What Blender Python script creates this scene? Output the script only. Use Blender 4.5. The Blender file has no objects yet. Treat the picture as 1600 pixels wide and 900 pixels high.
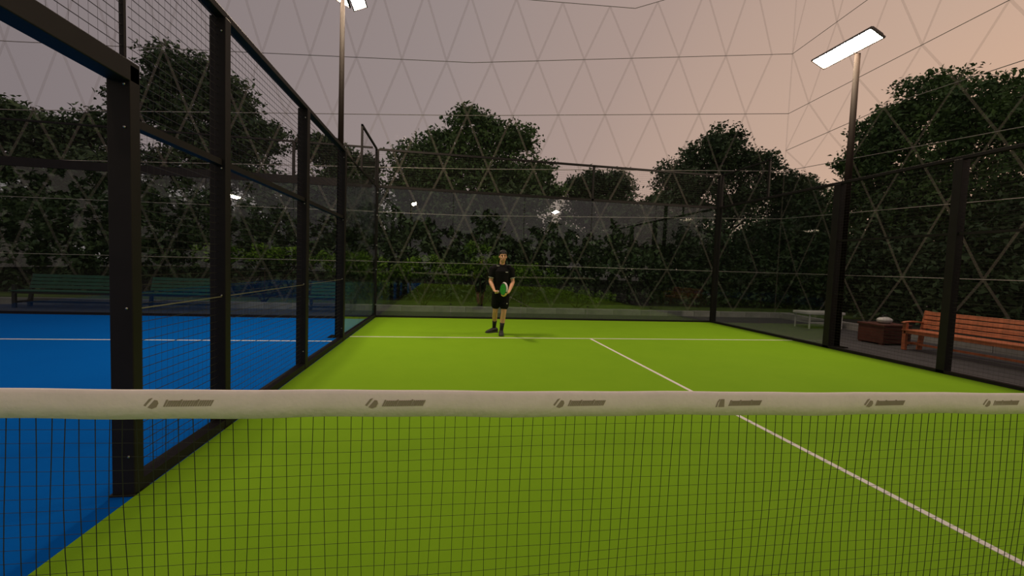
import bpy, math, random
import numpy as np
from mathutils import Vector, Matrix
random.seed(7); rng = np.random.default_rng(7)
S = bpy.context.scene
COL = S.collection
# ------------------------------------------------------------------ camera
cam_d = bpy.data.cameras.new('camera'); cam = bpy.data.objects.new('camera', cam_d); COL.objects.link(cam)
CAM = Vector((-3.122, -1.561, 1.507)); YAW, PITCH, ROLL, FPX = .158, -.052, .036, 642.0
fw = Vector((math.sin(YAW)*math.cos(PITCH), math.cos(YAW)*math.cos(PITCH), math.sin(PITCH)))
rt = Vector((math.cos(YAW), -math.sin(YAW), 0)); up = rt.cross(fw)
r2 = rt*math.cos(ROLL)+up*math.sin(ROLL); u2 = up*math.cos(ROLL)-rt*math.sin(ROLL)
M3 = Matrix((r2, u2, -fw)).transposed()
cam.matrix_world = Matrix.Translation(CAM) @ M3.to_4x4()
cam_d.sensor_width = 36; cam_d.lens = 36*FPX/1600; cam_d.clip_start = .02; cam_d.clip_end = 300
S.camera = cam
# ------------------------------------------------------------------ world: dusk sky, sunset glow to the right
W = bpy.data.worlds.new('World'); S.world = W; W.use_nodes = True
nt = W.node_tree; nt.nodes.clear()
tc = nt.nodes.new('ShaderNodeTexCoord')
dot = nt.nodes.new('ShaderNodeVectorMath'); dot.operation = 'DOT_PRODUCT'
az = math.radians(78); dot.inputs[1].default_value = (math.sin(az), math.cos(az), -.18)
mr = nt.nodes.new('ShaderNodeMapRange'); mr.inputs[1].default_value = -1; mr.inputs[2].default_value = 1
rp = nt.nodes.new('ShaderNodeValToRGB'); el = rp.color_ramp.elements
el[0].position = 0.0; el[0].color = (.26, .205, .168, 1)
el[1].position = 1.0; el[1].color = (.76, .47, .31, 1)
for p, c in ((.24, (.225, .19, .195, 1)), (.55, (.315, .255, .245, 1)), (.72, (.405, .30, .262, 1)), (.88, (.565, .392, .30, 1))):
    e = el.new(p); e.color = c
bg = nt.nodes.new('ShaderNodeBackground'); bg.inputs[1].default_value = 1.0
wo = nt.nodes.new('ShaderNodeOutputWorld')
nt.links.new(tc.outputs['Generated'], dot.inputs[0]); nt.links.new(dot.outputs['Value'], mr.inputs[0])
nt.links.new(mr.outputs[0], rp.inputs[0]); nt.links.new(rp.outputs[0], bg.inputs[0]); nt.links.new(bg.outputs[0], wo.inputs[0])
# ------------------------------------------------------------------ exposure
vs = S.view_settings; vs.view_transform = 'Standard'; vs.look = 'None'; vs.exposure = 0.0; vs.gamma = 1.0
vs.use_curve_mapping = False
LAMP_RADIANCE = 158.0

# ------------------------------------------------------------------ helpers
def link(o, parent=None):
    COL.objects.link(o)
    if parent is not None: o.parent = parent
    return o
def tag(o, label=None, cat=None, group=None, kind=None):
    if label: o['label'] = label
    if cat: o['category'] = cat
    if group: o['group'] = group
    if kind: o['kind'] = kind
    return o
def empty(name, loc=(0, 0, 0), rz=0, label=None, cat=None, group=None):
    o = bpy.data.objects.new(name, None); o.location = loc; o.rotation_euler = (0, 0, rz); o.empty_display_size = .1
    COL.objects.link(o); return tag(o, label, cat, group)
class MB:
    def __init__(s): s.v = []; s.f = []; s.sm = []
    def add(s, v, f, smooth=False):
        n = len(s.v); s.v += [tuple(a) for a in v]; s.f += [tuple(i+n for i in q) for q in f]; s.sm += [smooth]*len(f); return s
    def box(s, x0, x1, y0, y1, z0, z1):
        v = [(x, y, z) for x in (x0, x1) for y in (y0, y1) for z in (z0, z1)]
        return s.add(v, [(0, 1, 3, 2), (4, 6, 7, 5), (0, 4, 5, 1), (2, 3, 7, 6), (0, 2, 6, 4), (1, 5, 7, 3)])
    def bar(s, a, b, w, h=None, upv=(0, 0, 1)):
        a, b = Vector(a), Vector(b); h = h or w; d = (b-a).normalized(); u = Vector(upv)
        if abs(d.dot(u)) > .98: u = Vector((1, 0, 0))
        sd = d.cross(u).normalized(); u = sd.cross(d)
        v = [p+sd*(i*w/2)+u*(j*h/2) for p in (a, b) for i in (-1, 1) for j in (-1, 1)]
        return s.add(v, [(0, 1, 3, 2), (4, 6, 7, 5), (0, 4, 5, 1), (2, 3, 7, 6), (0, 2, 6, 4), (1, 5, 7, 3)])
    def tube(s, pts, radii, n=8, hint=None, smooth=True):
        """pts: centres, radii: float or (rx, ry) each; closed ends"""
        pts = [Vector(p) for p in pts]; rings = []
        for i, p in enumerate(pts):
            d = (pts[min(i+1, len(pts)-1)]-pts[max(i-1, 0)]).normalized()
            h = Vector(hint) if hint else (Vector((1, 0, 0)) if abs(d.x) < .8 else Vector((0, 1, 0)))
            x = (h-d*h.dot(d)).normalized(); y = d.cross(x)
            r = radii[i] if isinstance(radii, (list, tuple)) else radii
            rx, ry = r if isinstance(r, (list, tuple)) else (r, r)
            rings.append([p+x*(rx*math.cos(2*math.pi*k/n))+y*(ry*math.sin(2*math.pi*k/n)) for k in range(n)])
        v = [q for r_ in rings for q in r_]; f = []
        for i in range(len(rings)-1):
            for k in range(n): f.append((i*n+k, i*n+(k+1) % n, (i+1)*n+(k+1) % n, (i+1)*n+k))
        s.add(v, f, smooth); b = len(s.v)-len(v)
        s.f += [tuple(b+k for k in reversed(range(n))), tuple(b+(len(rings)-1)*n+k for k in range(n))]; s.sm += [False, False]
        return s
    def ball(s, c, r, n=12, m=8):
        c = Vector(c); rx, ry, rz = r if isinstance(r, (list, tuple)) else (r, r, r)
        v = [c+Vector((0, 0, rz))]; f = []
        for i in range(1, m):
            t = math.pi*i/m
            for k in range(n):
                a = 2*math.pi*k/n; v.append(c+Vector((rx*math.sin(t)*math.cos(a), ry*math.sin(t)*math.sin(a), rz*math.cos(t))))
        v.append(c-Vector((0, 0, rz)))
        for k in range(n):
            f.append((0, 1+k, 1+(k+1) % n)); f.append((len(v)-1, 1+(m-2)*n+(k+1) % n, 1+(m-2)*n+k))
        for i in range(m-2):
            for k in range(n): f.append((1+i*n+k, 1+(i+1)*n+k, 1+(i+1)*n+(k+1) % n, 1+i*n+(k+1) % n))
        return s.add(v, f, True)
    def mesh(s, name):
        me = bpy.data.meshes.new(name); me.from_pydata(s.v, [], s.f)
        me.polygons.foreach_set('use_smooth', s.sm); me.update(); return me
    def build(s, name, mat, parent=None, bevel=0):
        me = s.mesh(name); me.materials.append(mat); o = link(bpy.data.objects.new(name, me), parent)
        if bevel:
            b = o.modifiers.new('bevel', 'BEVEL'); b.width = bevel; b.segments = 2; b.limit_method = 'ANGLE'
        return o
def box(name, mat, parent, x0, x1, y0, y1, z0, z1, bevel=0): return MB().box(x0, x1, y0, y1, z0, z1).build(name, mat, parent, bevel)

# ------------------------------------------------------------------ materials
def nodes(name):
    m = bpy.data.materials.new(name); m.use_nodes = True; n = m.node_tree.nodes; n.clear()
    out = n.new('ShaderNodeOutputMaterial'); return m, n, m.node_tree.links, out
def pbr(name, col, rough=.6, metal=0, var=.0, scale=8, bump=0, bscale=60, spec=.5, coords='Object'):
    m, n, l, out = nodes(name); b = n.new('ShaderNodeBsdfPrincipled'); l.new(b.outputs[0], out.inputs[0])
    b.inputs['Roughness'].default_value = rough; b.inputs['Metallic'].default_value = metal
    b.inputs['Specular IOR Level'].default_value = spec
    t = n.new('ShaderNodeTexCoord')
    c0 = (*col, 1); b.inputs['Base Color'].default_value = c0
    if var:
        x = n.new('ShaderNodeTexNoise'); x.inputs['Scale'].default_value = scale; x.inputs['Detail'].default_value = 5
        l.new(t.outputs[coords], x.inputs['Vector'])
        r = n.new('ShaderNodeValToRGB'); r.color_ramp.elements[0].position = .3; r.color_ramp.elements[1].position = .7
        r.color_ramp.elements[0].color = (*[c*(1-var) for c in col], 1); r.color_ramp.elements[1].color = (*[min(1, c*(1+var)) for c in col], 1)
        l.new(x.outputs['Fac'], r.inputs[0]); l.new(r.outputs[0], b.inputs['Base Color'])
    if bump:
        x = n.new('ShaderNodeTexNoise'); x.inputs['Scale'].default_value = bscale; x.inputs['Detail'].default_value = 3
        l.new(t.outputs[coords], x.inputs['Vector']); k = n.new('ShaderNodeBump'); k.inputs['Strength'].default_value = bump
        k.inputs['Distance'].default_value = .01
        l.new(x.outputs['Fac'], k.inputs['Height']); l.new(k.outputs[0], b.inputs['Normal'])
    return m
def glass(name, tint, f0=.04, rough=.0, haze=0.0, hazecol=(.5, .5, .5)):
    """thin clear sheet: Schlick reflection over a tinted see-through sheet"""
    m, n, l, out = nodes(name)
    tr = n.new('ShaderNodeBsdfTransparent'); tr.inputs[0].default_value = (*tint, 1)
    gl = n.new('ShaderNodeBsdfGlossy'); gl.inputs['Roughness'].default_value = rough
    lw = n.new('ShaderNodeLayerWeight'); lw.inputs[0].default_value = .5
    p = n.new('ShaderNodeMath'); p.operation = 'POWER'; p.inputs[1].default_value = 5; l.new(lw.outputs['Facing'], p.inputs[0])
    q = n.new('ShaderNodeMath'); q.operation = 'MULTIPLY_ADD'; q.inputs[1].default_value = 1-f0; q.inputs[2].default_value = f0; l.new(p.outputs[0], q.inputs[0])
    mx = n.new('ShaderNodeMixShader'); l.new(q.outputs[0], mx.inputs[0]); l.new(tr.outputs[0], mx.inputs[1]); l.new(gl.outputs[0], mx.inputs[2])
    last = mx
    if haze:
        d = n.new('ShaderNodeBsdfDiffuse'); d.inputs[0].default_value = (*hazecol, 1)
        m2 = n.new('ShaderNodeMixShader'); m2.inputs[0].default_value = haze; l.new(mx.outputs[0], m2.inputs[1]); l.new(d.outputs[0], m2.inputs[2]); last = m2
    l.new(last.outputs[0], out.inputs[0]); return m
def emis(name, col, st):
    m, n, l, out = nodes(name); e = n.new('ShaderNodeEmission'); e.inputs[0].default_value = (*col, 1); e.inputs[1].default_value = st
    l.new(e.outputs[0], out.inputs[0]); return m
def sheet(name, col, alpha):
    """welded double film: a half clear strip, lit from both sides"""
    m, n, l, out = nodes(name); tr = n.new('ShaderNodeBsdfTransparent'); d = n.new('ShaderNodeBsdfDiffuse'); t = n.new('ShaderNodeBsdfTranslucent')
    d.inputs[0].default_value = (*col, 1); t.inputs[0].default_value = (*col, 1)
    a = n.new('ShaderNodeMixShader'); a.inputs[0].default_value = .35; l.new(d.outputs[0], a.inputs[1]); l.new(t.outputs[0], a.inputs[2])
    b = n.new('ShaderNodeMixShader'); b.inputs[0].default_value = alpha; l.new(tr.outputs[0], b.inputs[1]); l.new(a.outputs[0], b.inputs[2])
    l.new(b.outputs[0], out.inputs[0]); return m
def leafmat(name, a, b, trans=.15):
    m, n, l, out = nodes(name); p = n.new('ShaderNodeBsdfPrincipled'); l.new(p.outputs[0], out.inputs[0])
    p.inputs['Roughness'].default_value = .55; p.inputs['Specular IOR Level'].default_value = .2
    t = n.new('ShaderNodeTexCoord'); x = n.new('ShaderNodeTexNoise'); x.inputs['Scale'].default_value = 1.3; x.inputs['Detail'].default_value = 6
    l.new(t.outputs['Object'], x.inputs['Vector']); r = n.new('ShaderNodeValToRGB')
    r.color_ramp.elements[0].position = .35; r.color_ramp.elements[1].position = .68
    r.color_ramp.elements[0].color = (*a, 1); r.color_ramp.elements[1].color = (*b, 1)
    l.new(x.outputs['Fac'], r.inputs[0]); l.new(r.outputs[0], p.inputs['Base Color']); return m
def turf(name, col, dk, spec=.10):
    m, n, l, out = nodes(name); p = n.new('ShaderNodeBsdfPrincipled'); l.new(p.outputs[0], out.inputs[0])
    p.inputs['Roughness'].default_value = .85; p.inputs['Specular IOR Level'].default_value = spec
    t = n.new('ShaderNodeTexCoord'); x = n.new('ShaderNodeTexNoise'); x.inputs['Scale'].default_value = 1.1; x.inputs['Detail'].default_value = 8; x.inputs['Roughness'].default_value = .75
    l.new(t.outputs['Object'], x.inputs['Vector']); r = n.new('ShaderNodeValToRGB')
    r.color_ramp.elements[0].position = .3; r.color_ramp.elements[1].position = .7
    r.color_ramp.elements[0].color = (*dk, 1); r.color_ramp.elements[1].color = (*col, 1)
    l.new(x.outputs['Fac'], r.inputs[0]); l.new(r.outputs[0], p.inputs['Base Color'])
    y = n.new('ShaderNodeTexNoise'); y.inputs['Scale'].default_value = 220; l.new(t.outputs['Object'], y.inputs['Vector'])
    k = n.new('ShaderNodeBump'); k.inputs['Strength'].default_value = .35; k.inputs['Distance'].default_value = .006
    l.new(y.outputs['Fac'], k.inputs['Height']); l.new(k.outputs[0], p.inputs['Normal']); return m
M = dict(
    green=turf('green turf', (.210, .415, .012), (.186, .382, .010)),
    blue=turf('blue turf', (.0008, .118, .50), (.0006, .106, .46), .02),
    white=pbr('white line', (.80, .78, .74), .8, var=.05, scale=30),
    black=pbr('black powder coat', (.014, .0125, .013), .55, var=.15, scale=5, spec=.2),
    wire=pbr('black wire', (.02, .018, .018), .5),
    steel=pbr('bolt steel', (.55, .55, .53), .35, 1),
    paleline=pbr('tension wire', (.33, .29, .22), .4, .6),
    glass=glass('court glass', (.87, .91, .89), .062),
    film=glass('dome film', (.985, .98, .975), .0004, .02, .008, (.6, .58, .55)),
    seam=sheet('film seam', (.50, .45, .40), .11),
    cable=pbr('steel cable', (.40, .37, .34), .35, .3),
    band=pbr('net tape', (.88, .83, .76), .8, var=.04, scale=14, bump=.25, bscale=45),
    mark=pbr('tape print', (.34, .30, .22), .8),
    cord=pbr('net cord', (.012, .02, .008), .8),
    asphalt=pbr('dark paving', (.045, .045, .052), .8, var=.2, scale=6, bump=.3),
    kerb=pbr('kerb concrete', (.26, .26, .26), .8, var=.25, scale=2.5, bump=.2),
    wood=pbr('red wood', (.40, .125, .058), .5, var=.25, scale=9),
    redbox=pbr('dark red wood', (.075, .02, .014), .55, var=.25, scale=9),
    teal=pbr('green paint', (.012, .095, .065), .45, var=.2, scale=4),
    iron=pbr('cast iron', (.02, .022, .022), .5),
    wplastic=pbr('white plastic', (.45, .45, .46), .5),
    lens=emis('lamp glow', (1.0, .77, .54), LAMP_RADIANCE),
    lamp=pbr('lamp housing', (.10, .085, .075), .45, .4),
    pole=pbr('pole paint', (.007, .0048, .004), .7, 0, spec=.04),
    lens_far=emis('far lamp glow', (1.0, .76, .52), 112.0),
    bark=pbr('bark', (.035, .026, .018), .9, var=.3, scale=6, bump=.5, bscale=14),
    leafd=leafmat('dark leaves', (.050, .098, .050), (.105, .172, .076)),
    leafm=leafmat('mid leaves', (.064, .130, .054), (.145, .255, .082)),
    leafb=leafmat('shrub leaves', (.05, .12, .012), (.17, .32, .03)),
    lawn=pbr('lawn', (.08, .14, .022), .9, var=.4, scale=1.2, bump=.5),
    soil=pbr('ground soil', (.02, .022, .015), .95, var=.3, scale=1.5),
    skin=pbr('skin', (.66, .36, .21), .5, var=.06, scale=20),
    hair=pbr('hair', (.012, .009, .008), .5, var=.3, scale=60),
    shirt=pbr('black jersey', (.008, .008, .0085), .8, var=.2, scale=25, spec=.12),
    shorts=pbr('black shorts', (.007, .007, .0075), .8, var=.2, scale=25, spec=.12),
    sock=pbr('black sock', (.014, .014, .016), .9),
    shoe=pbr('black shoe', (.018, .018, .02), .55),
    sole=pbr('shoe sole', (.06, .06, .05), .6),
    trim=pbr('white print', (.7, .68, .65), .6),
    rgreen=pbr('racket face', (.03, .33, .03), .4, var=.2, scale=30),
    rblack=pbr('racket frame', (.015, .015, .015), .35),
    ryellow=pbr('racket yellow', (.75, .60, .12), .4),
    lip=pbr('lips', (.32, .11, .08), .5), eye=pbr('eye', (.02, .015, .012), .25),
)

# ------------------------------------------------------------------ ground
def flat(name, mat, x0, x1, y0, y1, z0, z1, label=None):
    o = box(name, mat, None, x0, x1, y0, y1, z0, z1); o['kind'] = 'structure'
    if label: o['label'] = label
    return o
flat('ground', M['soil'], -40, 45, -40, 45, -.30, -.06, 'dark ground under the trees')
flat('paving', M['asphalt'], -20, 8.8, -14, 11.62, -.06, -.012, 'dark grey paving around the two courts')
g = flat('floor_green_court', M['green'], -5.0, 5.0, -10, 10, -.012, 0, 'bright green artificial turf court floor')
b = flat('floor_blue_court', M['blue'], -15.0, -5.0, -10.4, 9.6, -.012, -.001, 'blue artificial turf floor of the neighbouring court')
flat('lawn', M['lawn'], -20, 20, 12.05, 15.5, -.06, -.02, 'green lawn strip behind the court')
for n_, x0, x1, y0, y1, lb in (('service_line', -5, 5, 6.925, 6.975, 'white service line across the green court'),
                               ('centre_line', -.025, .025, 0.0, 6.93, 'white centre line running from net to service line'),
                               ('service_line', -15, -5.13, 6.42, 6.47, 'white service line across the blue court')):
    flat(n_, M['white'], x0, x1, y0, y1, .0, .0035, lb)
# kerb of the dome: separate stones
kb = empty('kerb', (0, 0, 0), label='low grey concrete kerb at the foot of the dome wall', cat='kerb'); kb['kind'] = 'structure'; del kb['category']
x = -20.0; i = 0
stone = MB().box(-.5, .5, -.11, .11, -.06, .17).mesh('kerb_stone'); stone.materials.append(M['kerb'])
for i in range(30):
    o = link(bpy.data.objects.new('kerb_stone', stone), kb); o.location = (-20+i*1.0, 11.75+random.uniform(-.01, .01), random.uniform(-.012, .008)); o.scale = (.99, 1, 1)
for i in range(16):
    o = link(bpy.data.objects.new('kerb_stone', stone), kb); o.location = (9.0, 11.2-i*1.0, random.uniform(-.012, .008)); o.rotation_euler = (0, 0, math.pi/2); o.scale = (.99, 1, 1)

# ------------------------------------------------------------------ dome walls: film, cables and diagonal seams
def lerp_tab(tab, x):
    xs = [t[0] for t in tab]
    return float(np.interp(x, xs, [t[1] for t in tab]))
rows_back = [[(-22, .17), (9, .17)], [(-22, 1.3), (-15, 1.38), (-2.5, 1.55), (9, 1.62)], [(-22, 2.85), (-15, 2.95), (-2.5, 3.11), (9, 3.62)],
             [(-22, 3.75), (-15, 3.98), (-2.5, 4.61), (9, 5.36)], [(-22, 5.0), (-15, 5.32), (-2.5, 6.31), (9, 7.43)],
             [(-22, 6.8), (-15, 7.15), (-2.5, 7.97), (9, 9.55)], [(-22, 9.2), (-2.5, 10.05), (2.9, 10.35), (4.4, 10.95), (9, 12.8)]]
rows_right = [[(-6, .17), (12, .17)], [(-6, 1.55), (12, 1.62)], [(-6, 3.2), (5, 3.35), (12, 3.62)], [(-6, 4.6), (5, 4.85), (12, 5.36)],
              [(-6, 6.1), (5.6, 6.33), (8.3, 6.42), (12, 6.1)], [(-6, 8.3), (6, 7.8), (12, 7.43)], [(-6, 10.8), (9.4, 9.8), (12, 9.55)], [(-6, 14), (12, 12.8)]]
YB, XR = 12.0, 9.0
strut_me = MB().box(-1, 1, -.06, .06, 0, 1).mesh('seam'); strut_me.materials.append(M['seam'])
cable_me = MB().tube([(0, 0, 0), (0, 0, 1)], 1.0, 6).mesh('cable'); cable_me.materials.append(M['cable'])
def strut(me, name, a, b, r, parent, flatten=1.0):
    a, b = Vector(a), Vector(b); d = b-a
    o = link(bpy.data.objects.new(name, me), parent); z = d.normalized(); nrm = Vector((0, 1, 0)) if parent is wb else Vector((1, 0, 0)); x_ = nrm.cross(z).normalized(); y_ = z.cross(x_)
    o.matrix_local = Matrix.Translation(a) @ Matrix((x_, y_, z)).transposed().to_4x4() @ Matrix.Diagonal((r, r, d.length, 1)); return o
# node columns on the back wall (they widen to the right)
nx = [-21.6]
while nx[-1] < 8.9: nx.append(nx[-1]+float(np.interp(nx[-1], [-15, -5.4, -2.6, .5, 4, 9], [1.28, 1.36, 1.5, 1.66, 1.8, 1.8])))
off = min(nx, key=lambda v: abs(v+2.62)); nx = [v-(off+2.62) for v in nx]
def film(name, pts, label):
    me = bpy.data.meshes.new(name); n = len(pts)//2; me.from_pydata(pts, [], [(i, i+1, n+i+1, n+i) for i in range(n-1)]); me.materials.append(M['film'])
    o = link(bpy.data.objects.new(name, me)); o['kind'] = 'structure'; o['label'] = label; return o
xs = np.linspace(-22, 9, 24)
wb = film('wall_back_dome', [(x, YB+.03, .1) for x in xs]+[(x, YB+.03, lerp_tab(rows_back[6], x)) for x in xs], 'clear film wall of the dome behind the green court with triangular seams')
ys = np.linspace(-6, 12, 14)
wr = film('wall_right_dome', [(XR+.03, y, .1) for y in ys]+[(XR+.03, y, lerp_tab(rows_right[7], y)) for y in ys], 'clear film wall of the dome beside the wooden bench')
def back_pt(k, x): return (x, YB, lerp_tab(rows_back[k], x))
def right_pt(k, y): return (XR, y, lerp_tab(rows_right[k], y))
for k in range(1, 7):
    seg = [-22, -15, -8.5, -2.5, 2.9, 4.4, 9.0]
    for a, c in zip(seg[:-1], seg[1:]): strut(cable_me, 'cable', back_pt(k, a), back_pt(k, c), .011, wb)
for k in range(1, 8):
    seg = [12, 9.4, 8.3, 5.6, 1, -6]
    for a, c in zip(seg[:-1], seg[1:]): strut(cable_me, 'cable', right_pt(k, a), right_pt(k, c), .010, wr)
for k in range(0, 6):
    lo, hi = (nx, [(a+c)/2 for a, c in zip(nx[:-1], nx[1:])])
    A, Bn = (lo, hi) if k % 2 == 0 else (hi, lo)
    for j, x in enumerate(A):
        for q in Bn:
            if abs(q-x) < 1.0 and -21 < x < 8.95 and -21 < q < 8.95: strut(strut_me, 'seam', back_pt(k, x), back_pt(k+1, q), .034, wb)
ny = [12-1.7*i for i in range(10)]; nh = [11.15-1.7*i for i in range(9)]
for k in range(0, 7):
    A, Bn = (ny, nh) if k % 2 == 0 else (nh, ny)
    for y in A:
        for q in Bn:
            if abs(q-y) < 1.0: strut(strut_me, 'seam', right_pt(k, y), right_pt(k+1, q), .028, wr)
strut(strut_me, 'seam', (XR, YB, .1), (XR, YB, 12.8), .03, wr)

# ------------------------------------------------------------------ court enclosures
H3, H45, H23 = 3.5, 4.5, 2.3
def wire_panel(axis, fixed, a0, a1, z0, z1, hw=.0034, vw=.0009, sp=.06):
    """welded wire panel in the plane axis=fixed; horizontals hw thick, verticals vw thick"""
    mb = MB()
    def bx(u0, u1, zz0, zz1, t):
        if axis == 'x': mb.box(fixed-t/2, fixed+t/2, u0, u1, zz0, zz1)
        else: mb.box(u0, u1, fixed-t/2, fixed+t/2, zz0, zz1)
    z = z0+sp/2
    while z < z1: bx(a0, a1, z-hw/2, z+hw/2, hw); z += sp
    u = a0+sp/2
    while u < a1: bx(u-vw/2, u+vw/2, z0, z1, vw); u += sp
    return mb
def bolts(mb, pts, r=.012): 
    for p in pts: mb.ball(p, r, 6, 4)
    return mb
BOLT = MB().ball((0, 0, 0), .008, 8, 5).mesh('bolt'); BOLT.materials.append(M['steel'])
# --- left side fence, shared with the blue court (x = -5)
lf = empty('court_fence', (-5.05, 1.2, 0), label='black steel fence with wire mesh and glass between green and blue courts', cat='fence')
def lp(name, mb, mat, parent, bevel=0):
    o = mb.build(name, mat, parent, bevel); root = parent
    while root.parent: root = root.parent
    o.matrix_parent_inverse = Matrix.Translation(root.location).inverted() if parent is root else Matrix.Identity(4); return o
XL0, XL1 = -5.125, -5.0
postsL = [(1.25, 1.33, 2.62), (2.31, 2.40, H3), (4.36, 4.47, H3), (6.42, 6.53, H3)]
for y0, y1, h in postsL:
    p = lp('post', MB().box(XL0, XL1, y0, y1, 0, h), M['black'], lf, .006)
    lp('base_plate', MB().box(XL0-.012, XL1+.0, y0-.01, y1+.05, 0, .012), M['black'], p)
    for zz in (.25, 1.17, 2.25, h-.12):
        o = link(bpy.data.objects.new('bolt', BOLT), p); o.location = (XL1-.03, y0-.002, zz)
lp('lintel', MB().box(XL0, XL1, 0.0, 1.33, 2.52, 2.64), M['black'], lf, .005)
lp('top_rail', MB().box(XL0+.02, XL1-.01, 0.0, 6.53, H3-.005, H3+.05), M['black'], lf, .004)
lp('middle_rail', MB().box(XL0+.045, XL1-.025, 1.33, 6.42, H23-.025, H23+.025), M['black'], lf)
lp('bottom_rail', MB().box(XL0+.02, XL1-.005, 1.33, 10.0, 0, .075), M['black'], lf)
lp('upright', MB().box(XL0+.05, XL1-.05, 1.28, 1.30, 2.64, H3), M['black'], lf)
lp('tension_wire', MB().bar((-5.03, 1.33, 1.16), (-5.03, 6.42, 1.16), .007), M['paleline'], lf)
for a0, a1, z0, z1 in ((1.33, 2.31, .075, H3), (2.40, 4.36, .075, H3), (4.47, 6.42, .075, H3), (0.0, 1.28, 2.64, H3)):
    o = lp('wire_mesh', wire_panel('x', -5.06, a0, a1, z0, z1), M['wire'], lf); o['kind'] = 'stuff'
for a0, a1 in ((6.54, 8.11), (8.125, 9.96)):
    lp('glass_pane', MB().box(-5.066, -5.054, a0, a1, .075, H3), M['glass'], lf)
# raised corner frame
lp('corner_post', MB().box(-5.09, -5.0, 9.96, 10.05, 0, H45), M['black'], lf, .005)
lp('upright', MB().box(-5.08, -5.04, 8.09, 8.15, H3, H45+.02), M['black'], lf)
lp('top_rail', MB().box(-5.08, -5.04, 8.09, 10.0, H45-.02, H45+.03), M['black'], lf)
lp('glass_rail', MB().box(-5.075, -5.045, 6.53, 10.0, H3, H3+.03), M['black'], lf)
lp('wire_mesh', wire_panel('x', -5.06, 8.15, 9.96, H3+.03, H45), M['wire'], lf)['kind'] = 'stuff'
for zz in (.35, 1.3, 1.95, 2.75, 3.35): lp('glass_clip', MB().box(-5.02, -4.985, 9.93, 9.96, zz-.014, zz+.014), M['steel'], lf)

# --- back wall of the green court (y = 10)
bw = empty('court_fence', (0, 10.03, 0), label='glass back wall of the green court with black wire mesh along its top', cat='fence')
for k in range(5):
    lp('glass_pane', MB().box(-4.99+k*2.0, -3.005+k*2.0, 10.02, 10.032, .03, H3), M['glass'], bw)
lp('top_rail', MB().box(-5, 5.05, 10.0, 10.05, H45-.025, H45+.03), M['black'], bw)
lp('glass_rail', MB().box(-5, 5.05, 10.0, 10.05, H3-.01, H3+.06), M['black'], bw)
lp('bottom_rail', MB().box(-5, 5.05, 10.0, 10.05, 0, .05), M['black'], bw)
for xp in (-3, -1, 1.0, 3.0):
    if xp in (1.0,): lp('upright', MB().box(xp-.03, xp+.03, 10.0, 10.04, H3, H45), M['black'], bw)
for k in range(5):
    lp('wire_mesh', wire_panel('y', 10.02, -5+k*2, -3+k*2, H3+.06, H45, .0026, .0008), M['wire'], bw)['kind'] = 'stuff'
for xp in (-3, -1, 1, 3):
    for zz in (.4, 1.75, 3.1): lp('glass_clip', MB().box(xp-.03, xp+.03, 10.012, 10.04, zz-.012, zz+.012), M['black'], bw)

# --- right side fence (x = 5)
rf = empty('court_fence', (5.05, 4, 0), label='black steel fence with wire mesh beside the wooden bench', cat='fence')
for y0, y1, x1 in ((6.02, 6.16, 5.15), (3.93, 4.05, 5.15), (1.9, 2.0, 5.12)):
    p = lp('post', MB().box(5.0, x1, y0, y1, 0, H3), M['black'], rf, .006)
    lp('base_plate', MB().box(5.0, x1+.05, y0-.03, y1+.03, 0, .012), M['black'], p)
lp('corner_post', MB().box(4.99, 5.12, 9.93, 10.06, 0, H45), M['black'], rf, .005)
lp('upright', MB().box(5.04, 5.08, 8.05, 8.1, H3, H45), M['black'], rf)
lp('corner_rail', MB().box(5.04, 5.08, 8.05, 10, H45-.02, H45+.02), M['black'], rf)
lp('top_rail', MB().box(5.02, 5.1, 1.9, 10, H3-.005, H3+.05), M['black'], rf, .004)
lp('middle_rail', MB().box(5.04, 5.07, 1.95, 6.02, H23-.02, H23+.02), M['black'], rf)
lp('tension_wire', MB().bar((5.05, 1.95, 1.18), (5.05, 6.02, 1.18), .007), M['iron'], rf)
lp('bottom_rail', MB().box(5.0, 5.1, 1.9, 10, 0, .05), M['black'], rf)
for a0, a1 in ((2.0, 3.93), (4.05, 6.02)):
    lp('wire_mesh', wire_panel('x', 5.055, a0, a1, .05, H3), M['wire'], rf)['kind'] = 'stuff'
for a0, a1 in ((6.16, 8.06), (8.075, 9.93)):
    lp('glass_pane', MB().box(5.05, 5.062, a0, a1, .05, H3), M['glass'], rf)
lp('wire_mesh', wire_panel('x', 5.055, 8.1, 9.93, H3+.05, H45), M['wire'], rf)['kind'] = 'stuff'

# --- back wall of the blue court (y = 9.6)
qb = empty('court_fence', (-10, 9.65, 0), label='glass and mesh back wall of the blue court', cat='fence')
YQ = 9.62
for k in range(5):
    lp('glass_pane', MB().box(-14.99+k*2, -13.005+k*2, YQ+.02, YQ+.032, .05, H3), M['glass'], qb)
    lp('wire_mesh', wire_panel('y', YQ+.02, -15+k*2, -13+k*2, H3+.1, H45-.05, .0026, .0008), M['wire'], qb)['kind'] = 'stuff'
lp('top_rail', MB().box(-15, -5.1, YQ, YQ+.04, H45-.08, H45-.04), M['black'], qb)
lp('glass_rail', MB().box(-15, -5.1, YQ, YQ+.06, H3-.1, H3+.1), M['black'], qb)
lp('bottom_rail', MB().box(-15, -5.1, YQ, YQ+.05, 0, .06), M['black'], qb)
for xp in (-15, -11, -7): lp('upright', MB().box(xp-.03, xp+.03, YQ, YQ+.05, 0 if xp == -15 else H3+.1, H45-.08), M['black'], qb)

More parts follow.
